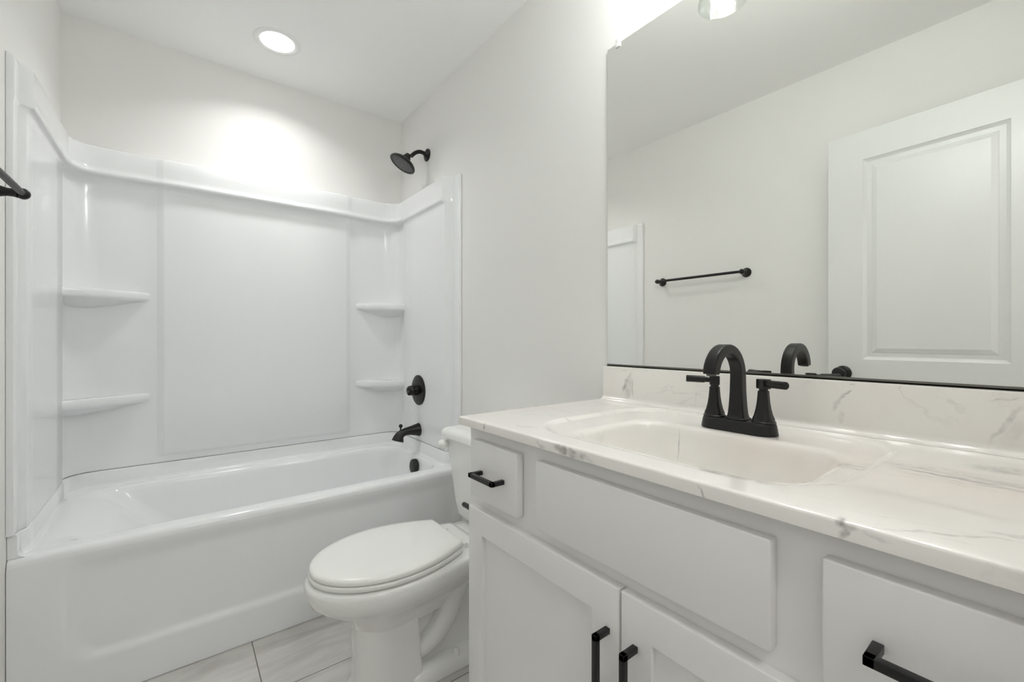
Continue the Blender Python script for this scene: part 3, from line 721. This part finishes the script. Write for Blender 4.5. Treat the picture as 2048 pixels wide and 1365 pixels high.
# ------------------------------------------------------------------ paper holder on the side of the vanity
ph = thing('paper_holder', 'black toilet paper holder on the side of the vanity facing the toilet', 'toilet paper holder', (0.6045, VY1, 0.6585))
bm = bmesh.new(); add_lathe(bm, (0.6045, VY1 + 0.0015, 0.6585), (0, 1, 0), [(0, 0.024), (0.004, 0.024), (0.008, 0.020), (0.009, 0.0)], 28); obj('wall_plate', bm, M_BLACK, ph, 40)
bm = bmesh.new(); add_tube(bm, [(0.6045, VY1 + 0.006, 0.6585), (0.6045, 0.993, 0.6585), (0.6045, 0.998, 0.6585), (0.6045, 1.0005, 0.6585)], [0.0068, 0.0068, 0.0055, 0.002], 16); obj('post', bm, M_BLACK, ph, 50)
bm = bmesh.new(); add_tube(bm, [(0.605, 0.970, 0.6585), (0.742, 0.970, 0.6585), (0.744, 0.970, 0.6585)], [0.006, 0.006, 0.004], 16); obj('roll_arm', bm, M_BLACK, ph, 50)

# ------------------------------------------------------------------ open door folded back along the left wall (seen in the mirror)
def door_mesh():
    """door in its own frame: u along the width from hinge (0) to latch, v = thickness (0 = face to the room, negative behind), z up"""
    W, H, TH = 0.700, 2.032, 0.035
    bm = bmesh.new()
    pan = [(0.128, 0.568, 1.010, 1.905), (0.128, 0.568, 0.24, 0.82)]
    add_box(bm, 0, W, -TH, -0.012, 0.012, H)
    us = [0, 0.128, 0.568, W]; 
    strips = [(0, 0.128, 0.012, H), (0.568, W, 0.012, H), (0.128, 0.568, 1.905, H), (0.128, 0.568, 0.82, 1.010), (0.128, 0.568, 0.012, 0.24)]
    for a, b, c, d in strips: add_faces(bm, [(a, 0, c), (b, 0, c), (b, 0, d), (a, 0, d)], [(0, 1, 2, 3)])
    P = [(0, 0, 0.012), (W, 0, 0.012), (W, 0, H), (0, 0, H)]; Q = [(x, -0.012, z) for x, y, z in P]
    loft(bm, [P, Q])
    for a, b, c, d in pan:
        def f(i, y): return [(a + i, y, c + i), (b - i, y, c + i), (b - i, y, d - i), (a + i, y, d - i)]
        loft(bm, [f(0, 0), f(0.003, -0.004), f(0.008, -0.008), f(0.013, -0.0115), f(0.030, -0.0115), f(0.033, -0.0090), f(0.050, -0.003), f(0.054, -0.003)], False, True)
    return bm
HX, HY = -0.2085, 0.012
ang = math.radians(90 + 4.1)
bm = door_mesh()
# local (u, v, z) -> world: u along the leaf, v towards the room (+x)
ud = Vector((math.cos(ang), math.sin(ang), 0)); vd = Vector((math.sin(ang), -math.cos(ang), 0))
for v_ in bm.verts:
    p = Vector((HX, HY, 0)) + ud * v_.co.x + vd * v_.co.y; v_.co = Vector((p.x, p.y, v_.co.z))
door = struct('door_1', bm, M_DOOR, 'white panelled door standing open against the left wall', 'door', smooth=0, loc=(HX, HY, 0))
kp = Vector((HX, HY, 0.945)) + ud * 0.640
bm = bmesh.new(); add_lathe(bm, kp, vd, [(0.0003, 0.033), (0.006, 0.033), (0.010, 0.026), (0.012, 0.013), (0.030, 0.012), (0.036, 0.018), (0.042, 0.026), (0.052, 0.028), (0.060, 0.024), (0.064, 0.014), (0.065, 0.0)], 32)
obj('door_knob', bm, M_BLACK, door, 40, label='round black door knob')
